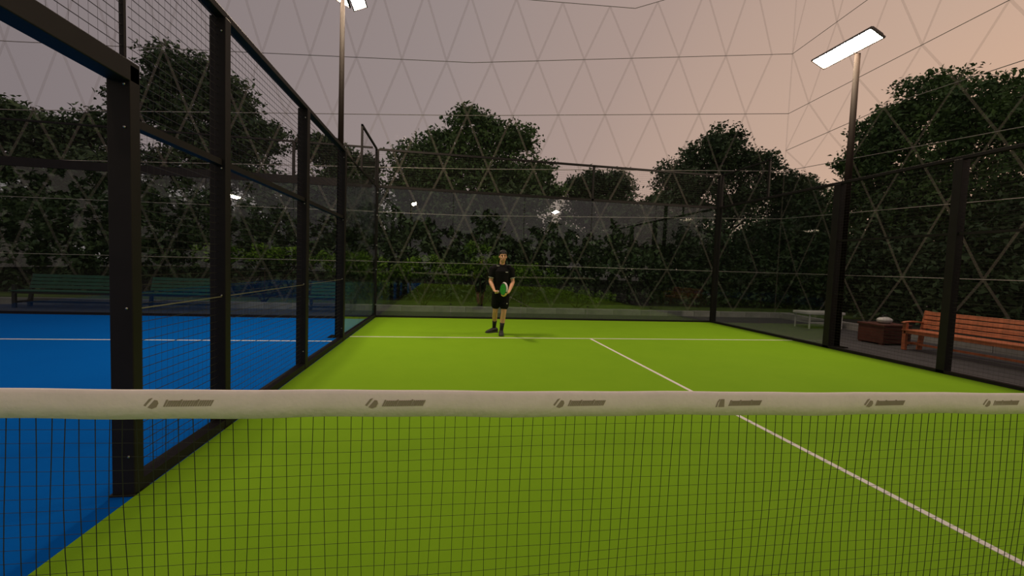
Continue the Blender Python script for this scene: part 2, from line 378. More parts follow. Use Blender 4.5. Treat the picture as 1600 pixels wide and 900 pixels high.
# ------------------------------------------------------------------ floodlights
def lamp_head(parent, loc, tilt, lens, length=1.42, wid=.36):
    """housing open to -z, rotated about y by tilt"""
    mb = MB(); L, w, h = length/2, wid/2, .075
    mb.add([(-w, -L, 0), (w, -L, 0), (w, L, 0), (-w, L, 0), (-w*.75, -L*.97, h), (w*.75, -L*.97, h), (w*.75, L*.97, h), (-w*.75, L*.97, h)],
           [(4, 5, 6, 7), (0, 1, 5, 4), (1, 2, 6, 5), (2, 3, 7, 6), (3, 0, 4, 7), (0, 3, 2, 1)])
    hd = mb.build('lamp_head', M['lamp'], parent); hd.location = loc; hd.rotation_euler = (0, tilt, 0)
    for sx in (-w, w): MB().box(sx-.012, sx+.012, -L-.012, L+.012, -.02, .02).build('rim', M['lamp'], hd)
    for sy in (-L, L): MB().box(-w+.012, w-.012, sy-.012, sy+.012, -.02, .02).build('rim', M['lamp'], hd)
    for i in range(9): MB().box(-w*.7, w*.7, -L*.85+i*L*.2125-.006, -L*.85+i*L*.2125+.006, h, h+.035).build('cooling_fin', M['lamp'], hd)
    MB().add([(-w+.015, -L+.015, -.006), (-w+.015, L-.015, -.006), (w-.015, L-.015, -.006), (w-.015, -L+.015, -.006)], [(0, 1, 2, 3)]).build('lens', M[lens], hd)
    return hd
def flood(loc, h, heads, label, lens='lens', pr=.055):
    t = empty('floodlight_pole', loc, label=label, cat='floodlight')
    MB().tube([(0, 0, 0), (0, 0, h*.5), (0, 0, h)], [pr*1.15, pr, pr*.75], 12).build('pole', M['pole'], t)
    MB().box(-.16, .16, -.16, .16, 0, .02).build('base_plate', M['pole'], t)
    for dx, dy, dz, tilt, ln, wd in heads:
        lamp_head(t, (dx, dy, h+dz), tilt, lens, ln, wd)
        MB().bar((0, 0, h-.03), (dx*.4, dy, h+dz+.045), .05).build('bracket', M['pole'], t)
    return t
flood((5.42, 6.24, -.012), 6.32, [(-.20, .1, .12, .42, 1.34, .36)], 'tall floodlight on a dark pole behind the right fence, lit against the peach sky', pr=.07)
flood((-5.22, 6.95, -.012), 6.68, [(.155, .10, .12, -.42, 1.4, .28), (-.155, .0, .12, .42, 1.4, .28)], 'tall twin floodlight on a dark pole behind the fence between the courts')
flood((-5.8, -9.0, -.06), 5.72, [(.2, 0, .1, -.42, 1.42, .36)], 'floodlight behind the camera, seen as left bright reflection in the back glass', 'lens_far')
flood((5.1, -9.0, -.06), 5.72, [(-.2, 0, .1, .42, 1.42, .36)], 'floodlight behind the camera, seen as right bright reflection in the back glass', 'lens_far')
flood((-17.3, -9.0, -.06), 5.4, [(.2, 0, .1, -.42, 1.42, .36)], 'floodlight behind the blue court, seen as a reflection in its glass wall', 'lens_far')

# ------------------------------------------------------------------ net
net = empty('court_net', (0, 0, 0), label='padel net with white printed tape and dark cord mesh across the foreground', cat='net')
def ztop(x): return .975+.0165*abs(x)
mb = MB(); xs = np.linspace(-4.95, 4.95, 120); prof = [(-.013, -.097), (-.016, -.05), (-.014, -.012), (-.006, -.001), (.006, -.001), (.014, -.012), (.016, -.05), (.013, -.097)]
vv = []; ff = []
for i, x in enumerate(xs):
    wob = .0025*math.sin(x*5.1)+.0015*math.sin(x*13.7)
    for (yy, zz) in prof: vv.append((x, yy+wob*.6, ztop(x)+zz+wob*(.4 if zz > -.05 else 1)))
n = len(prof)
for i in range(len(xs)-1):
    for k in range(n): ff.append((i*n+k, (i+1)*n+k, (i+1)*n+(k+1) % n, i*n+(k+1) % n))
mb.add(vv, ff, True); tape = mb.build('tape', M['band'], net)
mb = MB(); cw = .0019; sp = .0432
k = 0; x = -4.93
while x < 4.93:
    pts = []; zt = ztop(x)-.095
    for j in range(7):
        z = zt*(1-j/6)+.01; a = j/6
        pts.append((x+.010*a*math.sin(k*.35+a*3)+.004*math.sin(k*1.7+a*5), .006*math.sin(k*.21+a*4), z))
    for a, c in zip(pts[:-1], pts[1:]): mb.bar(a, c, cw)
    x += sp; k += 1
for j in range(1, 21):
    a = j/21
    for i in range(40):
        x0, x1 = -4.93+i*9.86/40, -4.93+(i+1)*9.86/40
        f = lambda x: (x, .004*math.sin(x*3+j), (ztop(x)-.095)*(1-a)+.006*math.sin(x*2.3+j*.4))
        mb.bar(f(x0), f(x1), cw*.55)
nm = mb.build('net_mesh', M['cord'], net); nm['kind'] = 'stuff'
for sx in (-1, 1):
    p = MB().box(sx*4.97-.04, sx*4.97+.04, -.05, .05, 0, 1.09).build('net_post', M['black'], net, .006)
# printed marks on the camera side of the tape
def logo(xc, kind):
    z = ztop(xc)-.042; y = -.0175
    mk = MB()
    def poly(pts, dy=0): 
        v = [(xc+a, y+dy, z+c) for a, c in pts]+[(xc+a, y+.003, z+c) for a, c in pts]; m = len(pts)
        mk.add(v, [tuple(range(m))]+[(i, m+i, m+(i+1) % m, (i+1) % m) for i in range(m)])
    if kind == 0:
        poly([(-.125, -.006), (-.108, .016), (-.098, .019), (-.119, -.010)])
        poly([(-.113, -.014), (-.092, .012), (-.083, .010), (-.080, .0), (-.086, -.013), (-.10, -.019)])
    else:
        poly([(-.125, -.016), (-.118, .006), (-.108, .017), (-.104, .017), (-.114, .003), (-.119, -.016)])
        poly([(-.112, -.016), (-.107, .005), (-.100, .017), (-.086, .017), (-.086, -.016)])
    x = -.066; sl = .010
    for i in range(20):
        h1 = .009+.003*(i in (0, 6, 13)); poly([(x, -.012), (x+sl, h1), (x+sl+.0058, h1), (x+.0058, -.012)]); x += .0075
    o = mk.build('tape_print', M['mark'], tape); o['kind'] = 'stuff'; return o
for xc, kd in ((-4.72, 0), (-4.0, 0), (-3.28, 0), (-2.57, 0), (-1.865, 1), (-1.13, 0), (-.47, 0), (.25, 1), (.97, 0), (1.69, 0), (2.41, 1), (3.13, 0), (3.85, 0), (4.5, 1)):
    logo(xc, kd)

# ------------------------------------------------------------------ benches
def slat_bench(name, loc, rz, length, label, wood, frame, cat='bench', group=None, arms=True):
    """seat faces local -y; x along the length"""
    t = empty(name, loc, rz, label, cat, group); L = length/2
    for i in range(5): box('seat_slat', wood, t, -L, L, -.02+i*.088, .058+i*.088, .425, .455, .006)
    for i in range(4):
        o = box('back_slat', wood, t, -L+.04, L-.04, -.015, .015, -.042, .042, .006); o.location = (0, .455+i*.028, .525+i*.098); o.rotation_euler = (-.24, 0, 0)
    ends = (-L+.04, L-.04)
    for x in ends:
        MB().box(x-.035, x+.035, 0, .07, 0, .6).build('front_leg', frame, t, .006)
        MB().add([(x-.035, .40, 0), (x+.035, .40, 0), (x+.035, .47, 0), (x-.035, .47, 0), (x-.035, .46, .45), (x+.035, .46, .45), (x+.035, .52, .45), (x-.035, .52, .45),
                  (x-.035, .555, .87), (x+.035, .555, .87), (x+.035, .60, .87), (x-.035, .60, .87)],
                 [(0, 3, 2, 1), (0, 1, 5, 4), (1, 2, 6, 5), (2, 3, 7, 6), (3, 0, 4, 7), (4, 5, 9, 8), (5, 6, 10, 9), (6, 7, 11, 10), (7, 4, 8, 11), (8, 9, 10, 11)]).build('rear_leg', frame, t)
        if arms:
            MB().tube([(x, -.06, .595), (x, 0, .615), (x, .18, .628), (x, .35, .618), (x, .50, .60)], [(.036, .014), (.038, .018), (.038, .018), (.036, .018), (.034, .016)], 12, (1, 0, 0)).build('armrest', frame, t)
        MB().box(x-.025, x+.025, .06, .42, .12, .17).build('side_stretcher', frame, t)
    MB().box(-L+.06, L-.06, .20, .25, .125, .165).build('stretcher', frame, t)
    MB().box(-L+.04, L-.04, .0, .05, .37, .425).build('apron', frame, t)
    return t
slat_bench('park_bench', (6.85, 4.86, -.012), -math.pi/2, 2.3, 'reddish brown slatted wooden bench with armrests beyond the right fence', M['wood'], M['wood'])
slat_bench('park_bench', (-13.0, 10.85, -.012), 0, 2.35, 'green slatted bench behind the blue court, the leftmost one', M['teal'], M['iron'], group='green benches behind the blue court', arms=False)
slat_bench('park_bench', (-10.3, 10.85, -.012), 0, 2.0, 'green slatted bench behind the blue court, middle of the three', M['teal'], M['iron'], group='green benches behind the blue court', arms=False)
slat_bench('park_bench', (-6.45, 10.85, -.012), 0, 1.3, 'short green slatted bench behind the blue court, nearest the lamp pole', M['teal'], M['iron'], group='green benches behind the blue court', arms=False)
# dark red chest by the wooden bench with a pale bag on it
t = empty('storage_chest', (7.30, 6.75, -.012), 0, 'dark red wooden chest at the far end of the wooden bench', 'chest')
box('body', M['redbox'], t, -.38, .38, -.3, .3, .03, .43, .01); box('lid', M['redbox'], t, -.40, .40, -.32, .32, .43, .48, .01)
for sx in (-.33, .33):
    for sy in (-.24, .24): box('foot', M['redbox'], t, sx-.04, sx+.04, sy-.04, sy+.04, 0, .03)
for i in range(4): box('plank_batten', M['redbox'], t, -.385, .385, -.312, -.3, .05+i*.095, .13+i*.095)
bag = MB(); bag.ball((0, 0, .075), (.2, .12, .085), 14, 8)
t = empty('bag', (7.30, 6.75, .465), 0, 'small pale bag lying on the dark red chest', 'bag'); bag.build('body', M['wplastic'], t, 0)
MB().tube([(-.1, 0, .14), (-.05, 0, .2), (.05, 0, .2), (.1, 0, .14)], .01, 6).build('handle', M['iron'], t)
# low white table near the dome wall
t = empty('low_table', (8.05, 9.25, -.012), 0, 'low white table behind the right fence post near the dome wall', 'table')
box('tabletop', M['wplastic'], t, -.62, .62, -.3, .3, .42, .5, .015); box('shelf', M['wplastic'], t, -.5, .5, -.24, .24, .16, .19)
for sx in (-.55, .55):
    for sy in (-.25, .25): box('leg', M['wplastic'], t, sx-.015, sx+.015, sy-.015, sy+.015, 0, .42)

# ------------------------------------------------------------------ foliage
def leaf_mesh(name, centres, size, mat, flat_bias=.5, aspect=.5):
    n = len(centres); c = np.asarray(centres, float)
    nrm = rng.normal(size=(n, 3)); nrm[:, 2] += flat_bias*2; nrm /= np.linalg.norm(nrm, axis=1)[:, None]
    t = rng.normal(size=(n, 3)); t -= nrm*(t*nrm).sum(1)[:, None]; t /= np.linalg.norm(t, axis=1)[:, None]
    b_ = np.cross(nrm, t); s = (np.asarray(size)*rng.uniform(.6, 1.35, n))[:, None]
    tip = -nrm*s*.18
    v = np.stack([c-t*s*.5+tip*.5, c+b_*s*aspect*.5, c+t*s*.5+tip, c-b_*s*aspect*.5], 1).reshape(-1, 3)
    f = np.arange(n*4).reshape(n, 4)
    me = bpy.data.meshes.new(name); me.vertices.add(n*4); me.vertices.foreach_set('co', v.ravel())
    me.loops.add(n*4); me.loops.foreach_set('vertex_index', f.ravel().astype(np.int32))
    me.polygons.add(n); me.polygons.foreach_set('loop_start', (np.arange(n)*4).astype(np.int32))
    me.update(calc_edges=True); me.materials.append(mat); return me
def blob_points(blobs, n, clump=.35):
    """points through ellipsoid blobs, denser toward their skins, gathered into clumps"""
    w = np.array([b_[3]*b_[4]*b_[5] for b_ in blobs])**(2/3); w /= w.sum(); out = []
    for b_, k in zip(blobs, (w*n).astype(int)):
        m = max(1, k//26)
        d = rng.normal(size=(m, 3)); d /= np.linalg.norm(d, axis=1)[:, None]; r = rng.uniform(.25, 1.0, m)**.5
        cc = d*r[:, None]*np.array(b_[3:6])+np.array(b_[:3])
        e = rng.normal(size=(k, 3)); e *= (rng.uniform(0, 1, k)**.45/np.linalg.norm(e, axis=1))[:, None]
        p = cc[rng.integers(0, m, k)]+e*clump*1.5*np.array([1, 1, .7])
        out.append(p)
    return np.concatenate(out)
def tree(name, base, crown, n, size, mat, label, group, trunk_h, tr=.16, clump=.33):
    t = empty(name, (base[0], base[1], -.06), label=label, cat='tree', group=group)
    mb = MB(); top = Vector((0, 0, trunk_h)); mb.tube([(0, 0, 0), (.05, .03, trunk_h*.5), top], [tr*1.3, tr, tr*.75], 9)
    br = MB()
    for b_ in crown:
        e = Vector((b_[0]-base[0], b_[1]-base[1], b_[2]))
        br.tube([top*.85, (top*.6+e*.4)+Vector((0, 0, .2)), e], [tr*.5, tr*.3, .03], 6)
    mb.build('trunk', M['bark'], t); br.build('branches', M['bark'], t)['kind'] = 'stuff'
    pts = blob_points(crown, n, clump)-np.array([base[0], base[1], -.06])
    nc = n//9; cb = [(b_[0], b_[1]+.1, b_[2], b_[3]*.72, b_[4]*.72, b_[5]*.66) for b_ in crown]
    core = blob_points(cb, nc, .2)-np.array([base[0], base[1], -.06])
    sz = np.concatenate([np.full(len(pts), size), np.full(len(core), .46)])
    o = link(bpy.data.objects.new('foliage', leaf_mesh('foliage', np.concatenate([pts, core]), sz, mat)), t); o['kind'] = 'stuff'
    return t
G = 'trees beyond the dome'
# crown blobs: x, y, z, rx, ry, rz (metres)
tree('leafy_tree', (-1.9, 18.5), [(-2.1, 18, 7.9, 1.2, 1.2, 1.05), (-4.6, 18, 6.3, 1.2, 1.2, .9), (-3.3, 18.3, 6.9, 1.3, 1.3, 1.0), (-1.0, 18, 7.4, 1.2, 1.2, .9), (.2, 18.2, 7.5, .8, 1, .8), (1.1, 18, 6.1, .9, 1, .5), (1.7, 18, 5.1, .8, .9, .35),
      (-2.4, 18.3, 5.2, 2.8, 1.6, 1.4), (0, 18.6, 5.0, 1.7, 1.3, 1.2), (-4.6, 18.6, 4.6, 1.6, 1.3, 1.2), (-2.2, 18.6, 3.9, 3.6, 1.3, 1.0), (-1.6, 18.2, 6.2, 2.6, 1.4, 1.0), (.9, 18.2, 5.0, 1.3, 1.2, .9), (-4.4, 18.2, 5.5, 1.4, 1.2, .9)], 30000, .20, M['leafm'], 'broad dark green tree rising behind the player, in the middle of the picture', G, 4.2)
tree('leafy_tree', (11.6, 18.8), [(11.2, 18.5, 8.5, 1.1, 1.1, .8), (10.4, 18.5, 7.5, 1.5, 1.3, 1.0), (12.8, 18.5, 7.4, 1.5, 1.3, .9), (8.7, 18.5, 6.4, 1.4, 1.2, 1.0), (14.9, 18.5, 6.5, 1.3, 1.2, .7), (11.5, 18.8, 5.6, 3.6, 1.6, 1.5), (8.4, 18.6, 4.8, 1.6, 1.2, 1.1), (15.5, 18.8, 5.2, 1.2, 1.2, .9)],
     22000, .20, M['leafd'], 'dense rounded tree to the left of the right floodlight pole', G, 4.2)
tree('leafy_tree', (16.6, 11.8), [(15.8, 12.4, 8.9, 1.3, 1.4, .9), (15.6, 13.8, 8.0, 1.3, 1.4, 1.1), (15.9, 11.0, 8.0, 1.4, 1.4, .9), (15.8, 15.0, 6.7, 1.2, 1.1, .9), (16, 12.5, 6.8, 2, 3.0, 1.5), (15.6, 9.4, 7.1, 1.4, 1.2, .8), (15.8, 8.6, 5.6, 1.5, 1.5, 1.4), (15.9, 12, 4.6, 1.8, 3.4, 1.5), (15.6, 14.8, 4.8, 1.4, 1.2, 1.4)],
     30000, .19, M['leafm'], 'large green tree at the right edge behind the floodlight pole', G, 4.0, .2)
tree('leafy_tree', (-13.2, 18.6), [(-14.4, 18, 9.1, 1.5, 1.2, .9), (-12.7, 18, 8.3, 1.3, 1.2, .9), (-15.6, 18, 7.8, 1.2, 1.2, 1.0), (-13.6, 18.3, 7.2, 2.3, 1.5, 1.1), (-11.3, 18, 6.7, 1.1, 1.1, .8), (-13.5, 18.5, 5.4, 2.8, 1.5, 1.3)],
     20000, .20, M['leafd'], 'tall dark tree behind the fence posts on the left', G, 4.2)
tree('leafy_tree', (-18.9, 18.2), [(-20.6, 18, 6.7, 1.3, 1.1, .7), (-18.9, 18, 6.2, 1.4, 1.1, .7), (-17.3, 18, 6.6, .9, .9, .6), (-19, 18.2, 4.9, 2.9, 1.4, 1.2), (-22, 18, 6.2, 1.4, 1.2, .9)],
     16000, .20, M['leafd'], 'low dark tree at the left edge of the picture', G, 3.2)
tree('leafy_tree', (-8.0, 19.2), [(-9.2, 19, 6.6, 1.1, 1.0, .55), (-7.6, 19, 5.9, 1.2, 1.0, .7), (-8.2, 19.2, 4.7, 2.1, 1.3, 1.1)], 11000, .20, M['leafd'], 'small dark tree behind the left floodlight pole', G, 3.2)
tree('leafy_tree', (4.6, 20.5), [(3.9, 20.2, 5.9, .8, 1, .6), (4.6, 20.2, 6.1, .9, 1, .75), (6.0, 20.2, 6.2, 1.0, 1, .8), (5.2, 20.5, 4.7, 2.2, 1.3, 1.0)], 12000, .20, M['leafd'], 'low tree tops above the glass between the two rounded trees', G, 3.2)
tree('leafy_tree', (18.6, 21.5), [(17.6, 21, 7.0, 1.3, 1.2, .7), (18.8, 21, 6.2, 1.6, 1.2, 1.3), (19, 21.2, 4.6, 2.1, 1.3, 1.3)], 11000, .20, M['leafd'], 'dark tree low behind the right floodlight pole', G, 3.2)
# undergrowth nobody could count
pts = []
def belt(x0, y0, x1, y1, n, h, th):
    t_ = rng.uniform(0, 1, n); base = np.stack([x0+(x1-x0)*t_, y0+(y1-y0)*t_], 1); base += rng.normal(size=(n, 2))*th
    hh = h*(.8+.2*np.sin(t_*37)+.14*np.sin(t_*91+1)); z = hh*rng.uniform(0, 1, n)**.8
    c = np.stack([base[:, 0], base[:, 1], z], 1)
    m = n//22; cc = c[rng.integers(0, n, m)]; pts.append(cc[rng.integers(0, m, n)]+rng.normal(size=(n, 3))*.28)
belt(-26, 17.2, 20, 17.2, 58000, 5.0, .8)
belt(14.6, 18, 14.6, -6, 30000, 4.4, .7)
p = np.concatenate(pts); p[:, 2] = np.abs(p[:, 2])
o = link(bpy.data.objects.new('undergrowth', leaf_mesh('undergrowth', p, .24, M['leafd'])))
tag(o, 'dark mass of undergrowth filling the space below the trees', 'undergrowth', kind='stuff')
pts = []
belt(-34, 23.5, 27, 23.5, 30000, 5.6, .9); belt(19.5, 22, 19.5, -8, 16000, 5.4, .8)
p = np.concatenate(pts); p[:, 2] = np.abs(p[:, 2])
o = link(bpy.data.objects.new('hedge', leaf_mesh('hedge', p, .55, M['leafd'], .1, .8)))
tag(o, 'dark hedge closing the view behind the undergrowth', 'hedge', kind='stuff')
pts = []
belt(-24, -27, 22, -27, 13000, 6.5, 1.2); belt(22, -27, 22, -6, 4500, 5.4, 1.0); belt(-75, -24, -22, -27, 16000, 10.5, 1.6)
p = np.concatenate(pts); p[:, 2] = np.abs(p[:, 2])
o = link(bpy.data.objects.new('tree_belt', leaf_mesh('tree_belt', p, .75, M['leafd'])))
tag(o, 'dark tree line mirrored in the glass back wall', 'trees', kind='stuff')
# lit shrubs close behind the back glass
def shrub(base, blobs, n, size, label, mat=None):
    t = empty('shrub', (base[0], base[1], -.03), label=label, cat='shrub', group='shrubs behind the courts')
    mb = MB()
    for b_ in blobs:
        e = Vector((b_[0]-base[0], b_[1]-base[1], b_[2])); mb.tube([(0, 0, 0), e*.5+Vector((.03, 0, .1)), e], [.035, .022, .008], 6)
    mb.build('stems', M['bark'], t)['kind'] = 'stuff'
    pts_ = blob_points(blobs, n, .13)-np.array([base[0], base[1], -.03])
    o = link(bpy.data.objects.new('foliage', leaf_mesh('foliage', pts_, size, mat or M['leafb'])), t); o['kind'] = 'stuff'
    return t
shrub((-1.9, 12.9), [(-2.1, 12.9, 2.0, .38, .35, .35), (-1.7, 12.9, 1.55, .5, .4, .3), (-2.4, 12.9, 1.3, .5, .4, .25), (-1.2, 12.9, 1.1, .5, .4, .25)], 2890, .12, 'tall bright green shrub right behind the player')
shrub((-.3, 13.1), [(-.3, 13.1, 1.35, .6, .4, .3), (.5, 13.1, 1.15, .6, .4, .25), (-.6, 13, .95, .5, .4, .25)], 2550, .12, 'spreading shrub behind the glass to the right of the player')
shrub((-3.9, 13.0), [(-3.9, 13, 1.5, .7, .4, .3), (-4.5, 13, 1.2, .6, .4, .25), (-3.1, 13, 1.15, .6, .4, .3)], 3230, .12, 'leafy shrub behind the glass just right of the corner post')
shrub((-5.8, 13.2), [(-5.8, 13.2, 1.5, .7, .4, .35), (-6.7, 13.2, 1.35, .6, .4, .3), (-5.4, 13.2, 1.0, .6, .4, .25)], 2720, .12, 'leafy shrub seen through the glass beside the lamp pole')
shrub((-9.2, 13.4), [(-9.2, 13.4, 1.65, .9, .4, .3), (-10.6, 13.4, 1.6, .9, .4, .3), (-7.9, 13.4, 1.6, .8, .4, .3)], 2200, .14, 'low hedge shrub behind the blue court between the two nearest posts')
shrub((1.9, 13.8), [(1.9, 13.8, .5, .8, .4, .25), (2.9, 13.8, .4, .7, .4, .2), (.9, 13.6, .5, .7, .4, .22)], 1100, .12, 'low ground shrub on the lawn right of the player')

# ------------------------------------------------------------------ player
PX, PY = -1.945, 7.30
pl = empty('person', (PX, PY, 0), 0, 'player in black shirt and shorts holding a racket in front with both hands', 'person')
def fuse(mb, name, mat, parent, voxel, smooth=6):
    me = mb.mesh(name+'_src'); o = bpy.data.objects.new(name+'_src', me); COL.objects.link(o)
    r = o.modifiers.new('r', 'REMESH'); r.mode = 'VOXEL'; r.voxel_size = voxel
    s = o.modifiers.new('s', 'SMOOTH'); s.iterations = smooth; s.factor = .5
    dg = bpy.context.evaluated_depsgraph_get(); ev = o.evaluated_get(dg); m2 = bpy.data.meshes.new_from_object(ev, depsgraph=dg)
    m2.name = name; m2.materials.clear(); m2.materials.append(mat); m2.polygons.foreach_set('use_smooth', [True]*len(m2.polygons)); m2.update()
    bpy.data.objects.remove(o); bpy.data.meshes.remove(me)
    return link(bpy.data.objects.new(name, m2), parent)
def seg(mb, pts, rad, n=14, hint=None):
    mb.tube(pts, rad, n, hint)
    for p_, r in ((pts[0], rad[0]), (pts[-1], rad[-1])):
        r = r if isinstance(r, (list, tuple)) else (r, r); mb.ball(p_, (r[0]*.98, r[-1]*.98, min(r)*.98), 14, 8)
Lsh, Lel, Lwr, Lha = (-.185, .0, 1.455), (-.245, -.015, 1.17), (-.175, -.215, .985), (-.135, -.285, .962)
Rsh, Rel, Rwr, Rha = (.185, .0, 1.455), (.245, -.03, 1.17), (.125, -.335, .985), (.07, -.41, .955)
Lhip, Lkn, Lan = (-.095, .02, .92), (-.105, .10, .51), (-.085, .36, .115)
Rhip, Rkn, Ran = (.085, .01, .92), (.065, -.035, .50), (.035, .03, .095)
def V(a): return Vector(a)
body = MB()
seg(body, [(0, .01, .93), (0, .01, 1.08), (0, .0, 1.25), (0, .0, 1.40), (0, .0, 1.49)], [(.16, .11), (.145, .10), (.165, .115), (.175, .115), (.10, .075)], 20, (1, 0, 0))
seg(body, [(0, .0, 1.48), (0, -.02, 1.57), (0, -.035, 1.63)], [.062, .056, .056])
# head, bowed a little towards the racket
hc = V((0.005, -.06, 1.715))
body.ball(hc+V((0, .012, .02)), (.078, .098, .105), 20, 14); body.ball(hc+V((0, -.03, -.055)), (.060, .066, .068), 16, 10)
body.ball(hc+V((0, -.055, -.10)), (.030, .030, .024), 12, 8)
seg(body, [hc+V((0, -.095, .015)), hc+V((0, -.118, -.028))], [.010, .017], 10)
for s in (-1, 1):
    body.ball(hc+V((s*.078, .012, -.01)), (.012, .022, .033), 10, 8); body.ball(hc+V((s*.034, -.072, .035)), (.026, .018, .010), 10, 6); body.ball(hc+V((s*.042, -.066, -.025)), (.022, .02, .018), 10, 6)
def arm(sh, elb, wr, ha):
    m1 = V(sh)*.45+V(elb)*.55; m2 = V(elb)*.65+V(wr)*.35
    seg(body, [sh, m1, elb], [.058, .050, .040]); seg(body, [elb, m2, wr], [.041, .043, .027]); seg(body, [wr, ha], [(.030, .022), (.040, .022)], 12)
arm(Lsh, Lel, Lwr, Lha); arm(Rsh, Rel, Rwr, Rha)
# racket axes
RA = V((.31, -.90, .24)).normalized(); RH = V(Lha)+V((.012, -.02, .0)); RU = (V((0, 0, 1))-RA*RA.z).normalized(); RN = RA.cross(RU).normalized()
def finger(p0, ps, r):
    body.tube([p0]+ps, [r*1.05]+[r]*(len(ps)-1)+[r*.8], 8); body.ball(ps[-1], r*.85, 8, 6)
# gripping hand: four fingers curl round the handle, thumb closes against them
for i, ln in enumerate((.95, 1.0, .97, .85)):
    b0 = RH+RA*(.032-.021*i)-RN*.012+V((0, 0, .012)); 
    finger(b0+RU*.02, [b0+RU*.024-RN*-.03*ln, b0-RU*.012+RN*.042*ln, b0-RU*.034+RN*.022*ln, b0-RU*.032-RN*.004], .0085)
finger(V(Lha)+RU*.01-RN*.02, [RH+RA*.03-RN*.030+RU*.0, RH+RA*.058-RN*.026-RU*.004, RH+RA*.075-RN*.018-RU*.006], .0095)
HC = RH+RA*.305           # centre of the racket head
# supporting hand under the racket throat
tgt = HC-RU*.125+RA*-.02
for i, ln in enumerate((.92, 1.0, .96, .8)):
    b0 = V(Rha)+RA*(.035-.022*i); d = (tgt-b0)
    finger(b0, [b0+d*.4*ln+V((0, 0, -.012)), b0+d*.75*ln+V((-.01, 0, -.01)), b0+d*1.0*ln+V((-.02, 0, .012))], .0085)
finger(V(Rha)+V((0, .02, .015)), [V(Rha)+V((-.01, -.01, .035)), V(Rha)+V((-.02, -.035, .05)), V(Rha)+V((-.028, -.05, .055))], .0095)
def leg(hip, kn, an):
    m1 = V(hip)*.5+V(kn)*.5; c1 = V(kn)*.68+V(an)*.32+V((0, .018, 0))
    seg(body, [hip, m1, kn], [.092, .078, .056]); seg(body, [kn, c1, an], [.055, .058, .036])
leg(Lhip, Lkn, Lan); leg(Rhip, Rkn, Ran)
def foot_dirs(an, toe): return V(an), V(toe)
Ltoe, Rtoe = V((-.245, .265, .035)), V((.015, -.165, .035))
for an, toe in ((Lan, Ltoe), (Ran, Rtoe)):
    seg(body, [V(an)-V((0, 0, .04)), (V(an)+toe)/2-V((0, 0, .02)), toe], [.028, .022, .014], 12)
fuse(body, 'body', M['skin'], pl, .0075, 3)
# hair
hr = MB(); hr.ball(hc+V((0, .022, .050)), (.091, .104, .100), 20, 14)
for i in range(26):
    a = random.uniform(-2.6, 2.6); e = random.uniform(.5, 1.4); d = V((math.sin(a)*math.cos(e), math.cos(a)*math.cos(e)*.9-.15, math.sin(e)))
    p0 = hc+V((0, .02, .045))+V((d.x*.075, d.y*.085, d.z*.08)); hr.tube([p0, p0+d*.022+V((0, -.014, -.004))], [.026, .012], 6)
ho = fuse(hr, 'hair', M['hair'], pl, .008, 2)
# cut the hair off the face by pushing front-low verts inward
for v in ho.data.vertices:
    q = v.co-hc
    if q.z < .055 and q.y < -.03: v.co = hc+V((q.x*.8, q.y*.55, q.z*.8+.01))
    elif q.z < -.02: v.co = hc+V((q.x*.85, q.y*.9, q.z))
for s in (-1, 1): MB().ball(hc+V((s*.031, -.085, .012)), (.013, .007, .006), 8, 6).build('eye', M['eye'], pl)
for s in (-1, 1): MB().tube([hc+V((s*.014, -.094, .034)), hc+V((s*.034, -.092, .040)), hc+V((s*.052, -.078, .034))], .0055, 6).build('eyebrow', M['hair'], pl)
MB().ball(hc+V((0, -.093, -.066)), (.024, .009, .008), 10, 6).build('lips', M['lip'], pl)
# shirt
sh = MB()
seg(sh, [(0, .01, .90), (0, .01, 1.08), (0, .0, 1.25), (0, .0, 1.40), (0, .0, 1.485)], [(.180, .130), (.168, .122), (.182, .130), (.200, .134), (.130, .092)], 22, (1, 0, 0))
for s_, e_ in ((Lsh, Lel), (Rsh, Rel)):
    seg(sh, [V(s_)*.8+V((0, 0, 1.44))*.2, s_, V(s_)*.45+V(e_)*.55], [.092, .088, .078])
shirt = fuse(sh, 'shirt', M['shirt'], pl, .010, 4)
for s_, e_ in ((Lsh, Lel), (Rsh, Rel)):
    a = V(s_)*.42+V(e_)*.58; d = (V(e_)-V(s_)).normalized(); MB().tube([a-d*.004+d*.03, a+d*.044], [.064, .060], 16).build('sleeve_cuff', M['trim'], shirt)
MB().box(.065, .115, -.137, -.128, 1.375, 1.39).build('chest_print', M['trim'], shirt)
MB().bar((-.07, -.075, 1.512), (-.15, -.04, 1.515), .010, .012).build('shoulder_piping', M['trim'], shirt)
MB().tube([(.0, -.075, 1.475), (-.05, -.03, 1.515), (-.055, .03, 1.525), (0, .07, 1.53), (.055, .03, 1.525), (.05, -.03, 1.515), (.0, -.075, 1.475)], .011, 8).build('collar', M['shirt'], shirt)
# shorts
so = MB(); seg(so, [(0, .01, .99), (0, .012, .90), (0, .015, .83)], [(.172, .128), (.182, .135), (.170, .125)], 22, (1, 0, 0))
for h_, k_ in ((Lhip, Lkn), (Rhip, Rkn)):
    seg(so, [h_, V(h_)*.5+V(k_)*.5, V(h_)*.36+V(k_)*.64], [.102, .104, .103])
sho = fuse(so, 'shorts', M['shorts'], pl, .010, 4)
MB().box(.105, .13, -.125, -.105, .70, .712).build('shorts_print', M['trim'], sho)
